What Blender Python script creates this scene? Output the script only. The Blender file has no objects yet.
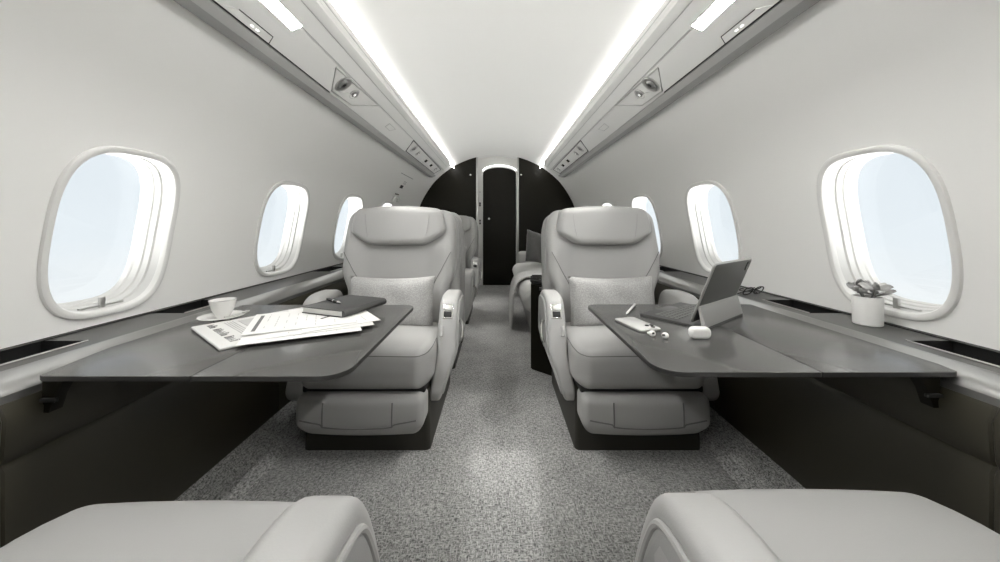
import bpy, bmesh, math, random
from mathutils import Vector, Matrix, Quaternion
R = math.radians
C = bpy.context.scene.collection
scene = bpy.context.scene
random.seed(4)

# ------------------------------------------------------------------ materials
def nodes_of(name):
    m = bpy.data.materials.new(name); m.use_nodes = True
    nt = m.node_tree
    return m, nt, nt.nodes['Principled BSDF']

def grey(v, warm=1.0):
    return (v, v * (1 - .008 * warm), v * (1 - .034 * warm), 1)

def mat(name, v, rough=.5, metal=0, spec=.5, coat=0, bump=0, bscale=300, warm=1.0, var=0, vscale=3, coat_rough=.1):
    m, nt, b = nodes_of(name)
    col = grey(v, warm) if not isinstance(v, tuple) else v
    b.inputs['Base Color'].default_value = col
    b.inputs['Roughness'].default_value = rough
    b.inputs['Metallic'].default_value = metal
    b.inputs['Specular IOR Level'].default_value = spec
    b.inputs['Coat Weight'].default_value = coat
    b.inputs['Coat Roughness'].default_value = coat_rough
    if bump or var:
        tc = nt.nodes.new('ShaderNodeTexCoord')
    if bump:
        n = nt.nodes.new('ShaderNodeTexNoise'); n.inputs['Scale'].default_value = bscale; n.inputs['Detail'].default_value = 3
        bp = nt.nodes.new('ShaderNodeBump'); bp.inputs['Strength'].default_value = bump; bp.inputs['Distance'].default_value = .002
        nt.links.new(tc.outputs['Object'], n.inputs['Vector'])
        nt.links.new(n.outputs['Fac'], bp.inputs['Height']); nt.links.new(bp.outputs['Normal'], b.inputs['Normal'])
    if var:
        n2 = nt.nodes.new('ShaderNodeTexNoise'); n2.inputs['Scale'].default_value = vscale; n2.inputs['Detail'].default_value = 4
        cr = nt.nodes.new('ShaderNodeValToRGB')
        cr.color_ramp.elements[0].position = .3; cr.color_ramp.elements[1].position = .7
        cr.color_ramp.elements[0].color = tuple(c * (1 - var) for c in col[:3]) + (1,)
        cr.color_ramp.elements[1].color = tuple(min(1, c * (1 + var)) for c in col[:3]) + (1,)
        nt.links.new(tc.outputs['Object'], n2.inputs['Vector'])
        nt.links.new(n2.outputs['Fac'], cr.inputs['Fac']); nt.links.new(cr.outputs['Color'], b.inputs['Base Color'])
    return m

def emit(name, v, strength, warm=.6):
    m, nt, b = nodes_of(name)
    b.inputs['Base Color'].default_value = grey(.8)
    b.inputs['Emission Color'].default_value = grey(v, warm)
    b.inputs['Emission Strength'].default_value = strength
    return m

def carpet_mat():
    m, nt, b = nodes_of('woven_carpet')
    N, L = nt.nodes.new, nt.links.new
    tc = N('ShaderNodeTexCoord')
    def noise(scale, stretch, detail=2):
        mp = N('ShaderNodeMapping'); mp.inputs['Scale'].default_value = stretch
        L(tc.outputs['Object'], mp.inputs['Vector'])
        n = N('ShaderNodeTexNoise'); n.inputs['Scale'].default_value = scale; n.inputs['Detail'].default_value = detail
        n.inputs['Roughness'].default_value = .7
        L(mp.outputs['Vector'], n.inputs['Vector']); return n
    a = noise(225, (1, .3, 1)); c = noise(225, (.3, 1, 1)); d = noise(5, (1, 1, 1), 4)
    mx = N('ShaderNodeMath'); mx.operation = 'MAXIMUM'
    L(a.outputs['Fac'], mx.inputs[0]); L(c.outputs['Fac'], mx.inputs[1])
    ad = N('ShaderNodeMath'); ad.operation = 'MULTIPLY_ADD'
    L(d.outputs['Fac'], ad.inputs[0]); ad.inputs[1].default_value = .16; L(mx.outputs[0], ad.inputs[2])
    cr = N('ShaderNodeValToRGB'); e = cr.color_ramp.elements
    e[0].position = .48; e[0].color = grey(.055)
    e[1].position = .76; e[1].color = grey(.56)
    L(ad.outputs[0], cr.inputs['Fac']); L(cr.outputs['Color'], b.inputs['Base Color'])
    bp = N('ShaderNodeBump'); bp.inputs['Strength'].default_value = .6; bp.inputs['Distance'].default_value = .003
    L(mx.outputs[0], bp.inputs['Height']); L(bp.outputs['Normal'], b.inputs['Normal'])
    b.inputs['Roughness'].default_value = .8; b.inputs['Specular IOR Level'].default_value = .25
    b.inputs['Sheen Weight'].default_value = .25
    return m

def weave_mat(name, v, scale=260, contrast=.25, bump=.7):
    m, nt, b = nodes_of(name)
    N, L = nt.nodes.new, nt.links.new
    tc = N('ShaderNodeTexCoord')
    n = N('ShaderNodeTexNoise'); n.inputs['Scale'].default_value = scale; n.inputs['Detail'].default_value = 3
    L(tc.outputs['Object'], n.inputs['Vector'])
    vo = N('ShaderNodeTexVoronoi'); vo.inputs['Scale'].default_value = scale * .7
    L(tc.outputs['Object'], vo.inputs['Vector'])
    mu = N('ShaderNodeMath'); mu.operation = 'MULTIPLY_ADD'; mu.inputs[1].default_value = -.5
    L(vo.outputs['Distance'], mu.inputs[0]); L(n.outputs['Fac'], mu.inputs[2])
    cr = N('ShaderNodeValToRGB'); e = cr.color_ramp.elements
    e[0].position = .1; e[0].color = grey(v * (1 - contrast)); e[1].position = .55; e[1].color = grey(min(.9, v * (1 + contrast)))
    L(mu.outputs[0], cr.inputs['Fac']); L(cr.outputs['Color'], b.inputs['Base Color'])
    bp = N('ShaderNodeBump'); bp.inputs['Strength'].default_value = bump; bp.inputs['Distance'].default_value = .003
    L(mu.outputs[0], bp.inputs['Height']); L(bp.outputs['Normal'], b.inputs['Normal'])
    b.inputs['Roughness'].default_value = .9; b.inputs['Specular IOR Level'].default_value = .15
    b.inputs['Sheen Weight'].default_value = .3
    return m

def glass_mat():
    m = bpy.data.materials.new('window_glass'); m.use_nodes = True
    nt = m.node_tree; nt.nodes.clear()
    o = nt.nodes.new('ShaderNodeOutputMaterial'); mx = nt.nodes.new('ShaderNodeMixShader')
    t = nt.nodes.new('ShaderNodeBsdfTransparent'); g = nt.nodes.new('ShaderNodeBsdfGlossy')
    g.inputs['Roughness'].default_value = .02; t.inputs['Color'].default_value = (.97, .98, .985, 1)
    mx.inputs[0].default_value = .04
    nt.links.new(t.outputs[0], mx.inputs[1]); nt.links.new(g.outputs[0], mx.inputs[2]); nt.links.new(mx.outputs[0], o.inputs[0])
    return m

M = dict(
    wall=mat('wall_lining', .88, .6, spec=.3),
    ceiling=mat('ceiling_lining', .84, .6, spec=.25),
    valance=mat('valance_panel', .74, .45, spec=.4),
    valance_low=mat('valance_rail', .46, .45, spec=.4),
    bezel=mat('window_bezel', .74, .35, spec=.4),
    reveal=mat('window_reveal', .60, .45),
    leather=mat('pale_leather', .37, .42, spec=.45, bump=.12, bscale=420),
    leather_dim=mat('shell_leather', .31, .45, spec=.4, bump=.1, bscale=420),
    piping=mat('piping_thread', .16, .6),
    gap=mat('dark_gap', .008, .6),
    black=mat('black_veneer', .0085, .36, spec=.18, warm=14),
    panel=mat('dark_side_panel', .038, .36, spec=.45, warm=11),
    plinth=mat('seat_plinth', .020, .5, warm=11),
    table=mat('satin_table', .062, .24, spec=.9, warm=2, bump=.02, bscale=900),
    table_edge=mat('table_edge', .03, .4, warm=2),
    ledge=mat('ledge_veneer', .045, .32, spec=.55, warm=2),
    lip=mat('brushed_lip', .30, .30, metal=.85),
    chrome=mat('chrome', .72, .16, metal=1),
    steel=mat('brushed_steel', .6, .3, metal=1),
    darkmetal=mat('dark_metal', .05, .35, metal=.6),
    frame=mat('door_frame', .75, .35, spec=.5),
    carpet=carpet_mat(),
    wool=weave_mat('pale_wool', .40, 230, .16, .6),
    wool_dark=weave_mat('charcoal_wool', .11, 190, .25, .5),
    throw=weave_mat('throw_wool', .40, 150, .15, .5),
    sofa=mat('sofa_fabric', .42, .55, bump=.15, bscale=300),
    porcelain=mat('white_porcelain', .82, .15, coat=.5),
    coffee=mat('coffee', .02, .1),
    paper=mat('paper', .72, .7, spec=.2),
    news=mat('newsprint', .60, .8, spec=.15),
    ink=mat('ink', .12, .7),
    ink_mid=mat('grey_ink', .42, .7),
    notebook=mat('notebook_cover', .055, .5, spec=.4, bump=.1, bscale=500),
    plastic_black=mat('black_plastic', .02, .25),
    plastic_white=mat('white_plastic', .85, .2, coat=.4),
    tablet_back=mat('tablet_back', .13, .4, metal=.1),
    flap=mat('folio_flap', .42, .45, metal=.15),
    keyboard=mat('keyboard', .05, .5),
    keys=mat('keycap', .10, .45),
    phone_back=mat('phone_back', .62, .2, coat=.5),
    lens=mat('lens', .02, .08),
    pot=mat('ceramic_pot', .74, .4),
    soil=mat('soil', .03, .9),
    leaf=mat('succulent_leaf', .30, .45, var=.35, vscale=30),
    leaf_pale=mat('succulent_leaf_pale', .48, .45, var=.3, vscale=30),
    glass=glass_mat(),
    cove=emit('cove_led', 1.0, 15.0, .6),
    lamp=emit('lamp_diffuser', 1.0, 138.0, .6),
    spot=emit('spot_lens', 1.0, 1.6),
    spot_bright=emit('header_led', 1.0, 4.0),
    led=emit('button_led', 1.0, 1.5),
)

# ------------------------------------------------------------------ helpers
def obj(name, bm, m, parent=None, sharp=35, label=None, kind=None, loc=None):
    bmesh.ops.recalc_face_normals(bm, faces=bm.faces)
    me = bpy.data.meshes.new(name); bm.to_mesh(me); bm.free()
    ms = m if isinstance(m, (list, tuple)) else [m]
    for x in ms: me.materials.append(x)
    for p in me.polygons: p.use_smooth = True
    if sharp is not None: me.set_sharp_from_angle(angle=R(sharp))
    o = bpy.data.objects.new(name, me); C.objects.link(o)
    if parent: o.parent = parent
    if loc: o.location = loc
    if label: o['label'] = label
    if kind: o['kind'] = kind
    return o

def tag(o, label, cat, group=None):
    o['label'] = label; o['category'] = cat
    if group: o['group'] = group
    return o

def thing(name, label, cat, loc=(0, 0, 0), rotz=0, group=None):
    o = bpy.data.objects.new(name, None); C.objects.link(o)
    o.location = loc; o.rotation_euler = (0, 0, rotz); o.empty_display_size = .05
    return tag(o, label, cat, group)

def struct(name, bm, m, parent=None, sharp=35):
    o = obj(name, bm, m, parent, sharp)
    if parent is None: o['kind'] = 'structure'
    return o

def dup(o, parent=None):
    c = o.copy(); C.objects.link(c)
    if parent is not None: c.parent = parent
    for ch in list(o.children): dup(ch, c)
    return c

def axis_pts(h, r, m, k):
    a = [-h + r * (1 - math.cos(j / k * math.pi / 2)) * .999 for j in range(k)]
    # equal-angle samples on the rounded rim
    a = [-h + r * (1 - math.tan(math.pi / 4 * (1 - j / k))) if False else -h + r * j / k for j in range(k)]
    inner = [-(h - r) + 2 * (h - r) * j / m for j in range(m + 1)]
    return a + inner + [-x for x in reversed(a)]

def soft_box(h, r, m=(8, 4, 6), k=4, fn=None, c=(0, 0, 0), bm=None):
    bm = bm or bmesh.new()
    r = min(r, min(h) * .999)
    ax = [axis_pts(h[i], r, m[i], k) for i in range(3)]
    n = [len(a) - 1 for a in ax]; vid = {}
    inn = [x - r for x in h]
    def V(i, j, l):
        key = (i, j, l)
        if key not in vid:
            p = [ax[0][i], ax[1][j], ax[2][l]]
            q = [max(-inn[t], min(inn[t], p[t])) for t in range(3)]
            d = [p[t] - q[t] for t in range(3)]; L = math.sqrt(sum(x * x for x in d))
            if L > 1e-9: p = [q[t] + r * d[t] / L for t in range(3)]
            p = [p[t] + c[t] for t in range(3)]
            if fn: p = fn(*p)
            vid[key] = bm.verts.new(p)
        return vid[key]
    for a in range(3):
        b, d = (a + 1) % 3, (a + 2) % 3
        for e in (0, n[a]):
            for i in range(n[b]):
                for j in range(n[d]):
                    vs = []
                    for (s, t) in ((i, j), (i + 1, j), (i + 1, j + 1), (i, j + 1)):
                        idx = [0, 0, 0]; idx[a] = e; idx[b] = s; idx[d] = t
                        vs.append(V(*idx))
                    try: bm.faces.new(vs)
                    except ValueError: pass
    return bm

def catmull(pts, n=6, closed=True):
    out = []; N = len(pts)
    rng = range(N) if closed else range(N - 1)
    for i in rng:
        g = (lambda k: pts[k % N]) if closed else (lambda k: pts[max(0, min(N - 1, k))])
        p0, p1, p2, p3 = g(i - 1), g(i), g(i + 1), g(i + 2)
        for s in range(n):
            t = s / n
            out.append(tuple(.5 * (2 * p1[d] + (p2[d] - p0[d]) * t + (2 * p0[d] - 5 * p1[d] + 4 * p2[d] - p3[d]) * t * t
                                   + (3 * p1[d] - p0[d] - 3 * p2[d] + p3[d]) * t ** 3) for d in range(len(p1))))
    if not closed: out.append(tuple(pts[-1]))
    return out

def inset(poly, d):
    N = len(poly); A = sum(poly[i][0] * poly[(i + 1) % N][1] - poly[(i + 1) % N][0] * poly[i][1] for i in range(N))
    s = 1 if A > 0 else -1; out = []
    for i in range(N):
        a, b, c = poly[i - 1], poly[i], poly[(i + 1) % N]
        t1 = Vector((b[0] - a[0], b[1] - a[1])); t2 = Vector((c[0] - b[0], c[1] - b[1]))
        n1 = Vector((-t1.y, t1.x)) * s; n2 = Vector((-t2.y, t2.x)) * s
        n = (n1.normalized() + n2.normalized())
        if n.length < 1e-6: n = n1
        n.normalize(); co = max(.4, n.dot(n1.normalized()))
        out.append((b[0] + n.x * d / co, b[1] + n.y * d / co))
    return out

def loft(rings, cap=(True, True), closed=True, bm=None):
    bm = bm or bmesh.new(); vs = [[bm.verts.new(p) for p in r] for r in rings]
    N = len(rings[0])
    for a, b in zip(vs, vs[1:]):
        for i in range(N if closed else N - 1):
            j = (i + 1) % N
            bm.faces.new((a[i], a[j], b[j], b[i]))
    if cap[0]: bm.faces.new(vs[0])
    if cap[1]: bm.faces.new(list(reversed(vs[-1])))
    return bm

def soft_extrude(poly, a0, a1, r, P, k=4, bm=None):
    """outline in 2-D, pushed from a0 to a1 with rounded rims; P(u, v, a) -> point"""
    rings = []
    r = min(r, (a1 - a0) / 2)
    for j in range(k + 1):
        t = j / k * math.pi / 2
        q = inset(poly, r * (1 - math.sin(t))); rings.append([P(u, v, a0 + r * (1 - math.cos(t))) for u, v in q])
    for j in range(k, -1, -1):
        t = j / k * math.pi / 2
        q = inset(poly, r * (1 - math.sin(t))); rings.append([P(u, v, a1 - r * (1 - math.cos(t))) for u, v in q])
    return loft(rings, bm=bm)

def tube(pts, r, n=8, closed=False, bm=None, flat=1.0, up=None):
    bm = bm or bmesh.new(); pts = [Vector(p) for p in pts]; N = len(pts)
    rr = r if isinstance(r, (list, tuple)) else [r] * N
    tan = []
    for i in range(N):
        a = pts[i - 1] if (i > 0 or closed) else pts[i]; b = pts[(i + 1) % N] if (i < N - 1 or closed) else pts[i]
        tan.append((b - a).normalized())
    u = Vector(up) if up else (Vector((0, 0, 1)) if abs(tan[0].z) < .9 else Vector((1, 0, 0)))
    u = (u - tan[0] * u.dot(tan[0])).normalized(); rings = []
    for i in range(N):
        u = (u - tan[i] * u.dot(tan[i])).normalized(); w = tan[i].cross(u)
        rings.append([pts[i] + (u * math.cos(q) * flat + w * math.sin(q)) * rr[i] for q in [2 * math.pi * k / n for k in range(n)]])
    if closed: rings.append(rings[0])
    if closed:
        loft(rings, cap=(False, False), bm=bm); bmesh.ops.remove_doubles(bm, verts=bm.verts, dist=1e-7)
        return bm
    return loft(rings, bm=bm)

def lathe(prof, n=32, c=(0, 0, 0), cap=(False, False), bm=None):
    rings = [[(c[0] + r * math.cos(2 * math.pi * k / n), c[1] + r * math.sin(2 * math.pi * k / n), c[2] + z) for k in range(n)] for r, z in prof]
    return loft(rings, cap=cap, bm=bm)

def box(x0, x1, y0, y1, z0, z1, bev=0, bm=None, seg=2):
    bm = bm or bmesh.new()
    vs = [bm.verts.new((x, y, z)) for x in (x0, x1) for y in (y0, y1) for z in (z0, z1)]
    es = []
    fs = [bm.faces.new([vs[i] for i in f]) for f in ((0, 1, 3, 2), (4, 6, 7, 5), (0, 4, 5, 1), (2, 3, 7, 6), (0, 2, 6, 4), (1, 5, 7, 3))]
    if bev:
        es = list({e for f in fs for e in f.edges})
        bmesh.ops.bevel(bm, geom=es, offset=bev, segments=seg, affect='EDGES', profile=.5)
    return bm

def rrect(x0, x1, y0, y1, r, k=6):
    """rounded rectangle outline; r may be four radii for (x0y0, x1y0, x1y1, x0y1)"""
    rs = r if isinstance(r, (list, tuple)) else [r] * 4; out = []
    for (cx, cy, sx, sy, a0, q) in ((x0, y0, 1, 1, 180, rs[0]), (x1, y0, -1, 1, 270, rs[1]), (x1, y1, -1, -1, 0, rs[2]), (x0, y1, 1, -1, 90, rs[3])):
        for j in range(k + 1):
            a = R(a0 + 90 * j / k); out.append((cx + sx * q + q * math.cos(a), cy + sy * q + q * math.sin(a)))
    return out

def rot_bm(bm, ang, ax, c=(0, 0, 0)):
    bmesh.ops.rotate(bm, verts=bm.verts, cent=c, matrix=Matrix.Rotation(ang, 3, ax)); return bm
def move_bm(bm, v):
    bmesh.ops.translate(bm, verts=bm.verts, vec=v); return bm
def sstep(a, b, x):
    t = max(0, min(1, (x - a) / (b - a))); return t * t * (3 - 2 * t)

# ------------------------------------------------------------------ cabin shell
YF, YB = -1.7, 5.10                 # front end (behind the camera) and rear bulkhead
RC, ZC = 1.243, .687                # round hull
XWP = [(.45, 1.226), (.56, 1.226), (.68, 1.224), (.80, 1.211), (.92, 1.190), (1.03, 1.166), (1.14, 1.136), (1.25, 1.094), (1.40, 1.008), (1.545, .900), (1.66, .78)]
def XW(z):                          # half width of the lining at height z
    for i in range(1, len(XWP) - 2):
        if z <= XWP[i + 1][0] or i == len(XWP) - 3: break
    (z0, a), (z1, b), (z2, c), (z3, d) = XWP[i - 1:i + 3]
    t = (z - z1) / (z2 - z1); m1 = (c - a) / (z2 - z0) * (z2 - z1); m2 = (d - b) / (z3 - z1) * (z2 - z1)
    return b * (2 * t ** 3 - 3 * t * t + 1) + m1 * (t ** 3 - 2 * t * t + t) + c * (3 * t * t - 2 * t ** 3) + m2 * (t ** 3 - t * t)
def wall_pt(s, y, z, d=0):          # d: distance outward from the lining
    e = .002; sl = (XW(z + e) - XW(z - e)) / (2 * e); L = math.sqrt(1 + sl * sl)
    return (s * (XW(z) + d / L), y, z - d * sl / L)

WY = [1.104 + .851 * i for i in range(0, 5)]
WZ, WH, PITCH = .894, .242, .851
WWS = [.167, .197, .214, .214, .214]
WSH = {-1: 0, 1: -.012}
def sup(a, w, h, n=3.3):
    c, s = math.cos(a), math.sin(a)
    f = (abs(c) ** n + abs(s) ** n) ** (-1 / n)
    return w * f * c, h * f * s

Z0, Z1 = .56, 1.60
def wall_mesh(s):
    bm = bmesh.new()
    def strip(y0, y1):
        nz, ny = 40, max(1, int((y1 - y0) / .12))
        g = [[bm.verts.new(wall_pt(s, y0 + (y1 - y0) * i / ny, Z0 + (Z1 - Z0) * j / nz)) for j in range(nz + 1)] for i in range(ny + 1)]
        for i in range(ny):
            for j in range(nz): bm.faces.new((g[i][j], g[i + 1][j], g[i + 1][j + 1], g[i][j + 1]))
    for yc, WW in zip(WY, WWS):
        yc += WSH[s]; y0, y1 = yc - PITCH / 2, yc + PITCH / 2
        B = []
        nz, ny = 40, 14
        B += [(y0 + (y1 - y0) * i / ny, Z0) for i in range(ny)]
        B += [(y1, Z0 + (Z1 - Z0) * j / nz) for j in range(nz)]
        B += [(y1 - (y1 - y0) * i / ny, Z1) for i in range(ny)]
        B += [(y0, Z1 - (Z1 - Z0) * j / nz) for j in range(nz)]
        rings = []
        H = []
        for (y, z) in B:
            a = math.atan2((z - WZ) / (WH if True else 1), (y - yc) / WW)
            u, v = sup(a, WW + .012, WH + .012); H.append((yc + u, WZ + v))
        for t in (0, .06, .14, .25, .4, .55, .7, .85, 1):
            rings.append([wall_pt(s, h[0] + (b[0] - h[0]) * t, h[1] + (b[1] - h[1]) * t) for h, b in zip(H, B)])
        loft(rings, cap=(False, False), bm=bm)
    strip(YF, WY[0] + WSH[s] - PITCH / 2); strip(WY[-1] + WSH[s] + PITCH / 2, YB)
    bmesh.ops.remove_doubles(bm, verts=bm.verts, dist=1e-5)
    return bm

for s, nm in ((-1, 'left'), (1, 'right')):
    struct('wall_' + nm, wall_mesh(s), M['wall'], sharp=None)

# windows
bezel_prof = [(.010, .004), (.0185, .001), (.0185, -.004), (.016, -.008), (.011, -.010), (.005, -.009), (.000, -.006), (-.003, .001), (-.004, .009)]
reveal_prof = [(-.004, .009), (-.006, .034), (-.011, .038), (-.012, .056), (-.016, .060), (-.017, .080), (-.020, .084), (-.021, .100)]
def ring_w(s, yc, e, d, n=72):
    WW = WWS[min(range(len(WY)), key=lambda i: abs(WY[i] - yc))]
    out = []
    for k in range(n):
        u, v = sup(2 * math.pi * k / n, WW + e, WH + e); out.append(wall_pt(s, yc + u, WZ + v, d))
    return out
wn = 0
for s in (-1, 1):
    for i, yc in enumerate(WY):
        wn += 1; yc += WSH[s]
        root = bpy.data.objects.new('window_%d' % wn, None); C.objects.link(root); root['kind'] = 'structure'
        obj('window_frame', loft([ring_w(s, yc, e, d) for e, d in bezel_prof], cap=(False, False)), M['bezel'], root)
        obj('window_reveal', loft([ring_w(s, yc, e, d) for e, d in reveal_prof], cap=(False, False)), M['reveal'], root)
        p0 = ring_w(s, yc, -.0205, .096); p1 = ring_w(s, yc, -.0205, .100)
        obj('window_pane', loft([p0, p1]), M['glass'], root)
        # blind latch on the lower edge of the reveal
        bm = bmesh.new()
        zb = WZ - WH + .014
        bx = wall_pt(s, yc, zb, .022)
        box(bx[0] - .005, bx[0] + .005, yc - .008, yc + .008, zb - .012, zb + .024, .003, bm)
        box(bx[0] - .004, bx[0] + .004, yc - .062, yc + .062, zb - .004, zb + .001, .001, bm)
        obj('window_latch', bm, M['steel'], root)

# ceiling: the round hull above the valances
def ceiling():
    bm = bmesh.new(); n = 40; a1 = math.acos(.90 / RC); ys = [YF, 0, 1.2, 2.4, 3.6, YB]
    rows = []
    for y in ys:
        rows.append([(RC * math.cos(a1 + (math.pi - 2 * a1) * k / n), y, ZC + RC * math.sin(a1 + (math.pi - 2 * a1) * k / n)) for k in range(n + 1)])
    return loft(rows, cap=(False, False), closed=False, bm=bm)
struct('ceiling', ceiling(), M['ceiling'], sharp=None)

# floor
bm = bmesh.new()
xs = [-.85, .85]
loft([[(x, y, 0) for x in xs] for y in (YF, 5.6)], cap=(False, False), closed=False, bm=bm)
struct('floor', bm, M['carpet'])
for s, nm in ((-1, 'left'), (1, 'right')):
    bm = bmesh.new()
    pr = [(.85, 0), (.90, .022), (.974, .085), (1.01, .085)]
    loft([[(s * x, y, z) for x, z in pr] for y in (YF, YB)], cap=(False, False), closed=False, bm=bm)
    struct('baseboard_' + nm, bm, M['carpet'])
    # dark lower side panels with a long seam, and vertical breaks
    bm = bmesh.new()
    breaks = [YF, .69, 1.56, 2.43, 3.3, YB]
    for a, b in zip(breaks, breaks[1:]):
        g = .004
        pr = [(.974, .085), (.976, .425), (.984, .44), (.978, .452), (.972, .53), (.985, .560)]
        loft([[(s * (x + (.004 if q else 0)), y, z) for x, z in pr] for y, q in ((a, 1), (a + g, 0), (b - g, 0), (b, 1))], cap=(False, False), closed=False, bm=bm)
    struct('trim_%s' % ('1' if s < 0 else '2'), bm, M['panel'])

# side ledge: metal lip, dark top with sunk storage slots
ZLG = .608
def ledge(s, nm):
    root = bpy.data.objects.new('trim_%s' % nm, None); C.objects.link(root); root['kind'] = 'structure'
    X0, XI, ZL = 1.045, 1.095, ZLG
    slots = [(.30, .935), (1.225, 1.44), (2.30, 2.56)]
    cuts = sorted([YF] + [v for ab in slots for v in ab] + [YB])
    bm = bmesh.new()
    def quad(*p): bm.faces.new([bm.verts.new((s * a, b, c)) for a, b, c in p])
    for a, b in zip(cuts, cuts[1:]):
        quad((X0, a, ZL), (XI, a, ZL), (XI, b, ZL), (X0, b, ZL))
        if (a, b) in slots:
            main = bm; bm = bmesh.new(); D = ZL - .055
            quad((XI, a, D), (1.222, a, D), (1.222, b, D), (XI, b, D))
            quad((XI, a, ZL), (XI, a, D), (XI, b, D), (XI, b, ZL))
            quad((XI, a, ZL), (1.222, a, ZL), (1.222, a, D), (XI, a, D))
            quad((XI, b, ZL), (1.222, b, ZL), (1.222, b, D), (XI, b, D))
            quad((1.218, a, ZL), (1.218, a, D), (1.218, b, D), (1.218, b, ZL))
            obj('storage_slot', bm, M['gap'], root, kind='structure'); bm = main
        else:
            quad((XI, a, ZL), (1.222, a, ZL), (1.222, b, ZL), (XI, b, ZL))
    obj('ledge_top', bm, M['ledge'], root, kind='structure')
    for a, b in slots:
        bm = tube([(s * (XI - .002), a, ZL + .001), (s * (XI - .002), b, ZL + .001)], .0022)
        obj('slot_rim', bm, M['steel'], root)
    bm = bmesh.new()
    pr = [(X0 + .004, ZL), (X0, ZL + .001), (X0 - .006, ZL - .001), (1.012, .596), (.988, .582), (.984, .576), (.985, .560), (1.02, .560)]
    loft([[(s * x, y, z) for x, z in pr] for y in (YF, .7, 1.5, 3, YB)], cap=(False, False), closed=False, bm=bm)
    obj('ledge_lip', bm, M['lip'], root, kind='structure')
    bm = bmesh.new()
    loft([[(s * x, y, z) for x, z in ((1.205, ZL + .001), (1.205, ZL + .003), (1.235, ZL + .003))] for y in (YF, YB)], cap=(False, False), closed=False, bm=bm)
    obj('wall_gasket', bm, M['gap'], root, kind='structure')
    return root
ledge(-1, '3'); ledge(1, '4')

# overhead valances
VA = dict(E=(.610, 1.733), D2=(.613, 1.675), D=(.645, 1.660), P=(.697, 1.622), Cc=(.795, 1.545), B=(.836, 1.530), A=(.885, 1.532))
YV0, YV1 = YF, 4.55
def panel_pt(s, ratio, y, off=0):
    """point on the sloped underside where X/(Z-.92)=ratio, lifted off along the inboard-down normal"""
    ax, az = VA['D']; bx, bz = VA['Cc']
    dx, dz = bx - ax, bz - az
    t = (ratio * (az - .92) - ax) / (dx - ratio * dz)
    n = Vector((dz, 0, -dx)).normalized()
    return Vector((s * (ax + dx * t + n.x * off), y, az + dz * t + n.z * off))
for s, nm in ((-1, '5'), (1, '6')):
    root = bpy.data.objects.new('trim_%s' % nm, None); C.objects.link(root); root['kind'] = 'structure'
    def run(prof, name, m, y0=YV0, y1=YV1, cap=False, sharp=25):
        o = obj(name, loft([[(s * x, y, z) for x, z in prof] for y in (y0, y1)], cap=(cap, cap), closed=cap), m, root, sharp, kind='structure')
        return o
    ax, az = VA['D']; bx, bz = VA['Cc']
    run([(.66, 1.722), (.64, 1.722), (.618, 1.734), (.610, 1.733), (.609, 1.728), (.611, 1.712), (.617, 1.710), (.617, 1.706), (.611, 1.704), (.612, 1.690), (.616, 1.6885), (.612, 1.687), (.613, 1.675), (.622, 1.668), (.645, 1.660)], 'valance_edge', M['valance'])
    run([(.645, 1.660), (.668, 1.6415), (.692, 1.6245), (.697, 1.620), (.6985, 1.6245)], 'valance_band', M['valance'])
    run([(.6985, 1.6245), (.7, 1.617), (.794, 1.5455), (.797, 1.549)], 'valance_panel', M['valance'])
    run([(.797, 1.549), (.799, 1.541), (.812, 1.536), (.834, 1.529)], 'valance_rail', M['valance_low'])
    run([(.834, 1.529), (.845, 1.526), (.880, 1.528), (.889, 1.536), (.889, 1.56)], 'valance_seal', mat('valance_seal', .30, .5))
    cap_prof = [(.66, 1.722), (.618, 1.734), (.610, 1.733), (.613, 1.675), (.645, 1.660), (.795, 1.545), (.834, 1.529), (.880, 1.528), (.9, 1.54), (.80, 1.63)]
    obj('valance_end', loft([[(s * x, y, z) for x, z in cap_prof] for y in (YV1 - .001, YV1 + .004)]), M['valance'], root, kind='structure')
    for nm_, pts_ in (('band_seam', [panel_pt(s, .990, y, .0006) for y in (1.24, YV1)]), ('lip_seam', [Vector((s * .6125, y, 1.7075)) for y in (YV0, YV1)]), ('edge_seam', [Vector((s * .646, y, 1.6585)) for y in (YV0, YV1)])):
        obj(nm_, tube(pts_, .0016, 6), M['valance_low'], root, kind='structure')
    # black shadow gap beside the rail
    bm = tube([panel_pt(s, 1.270, y, .0005) for y in (YV0, 1.66)], .0026, 6)
    obj('shadow_gap', bm, M['gap'], root, kind='structure')

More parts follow.
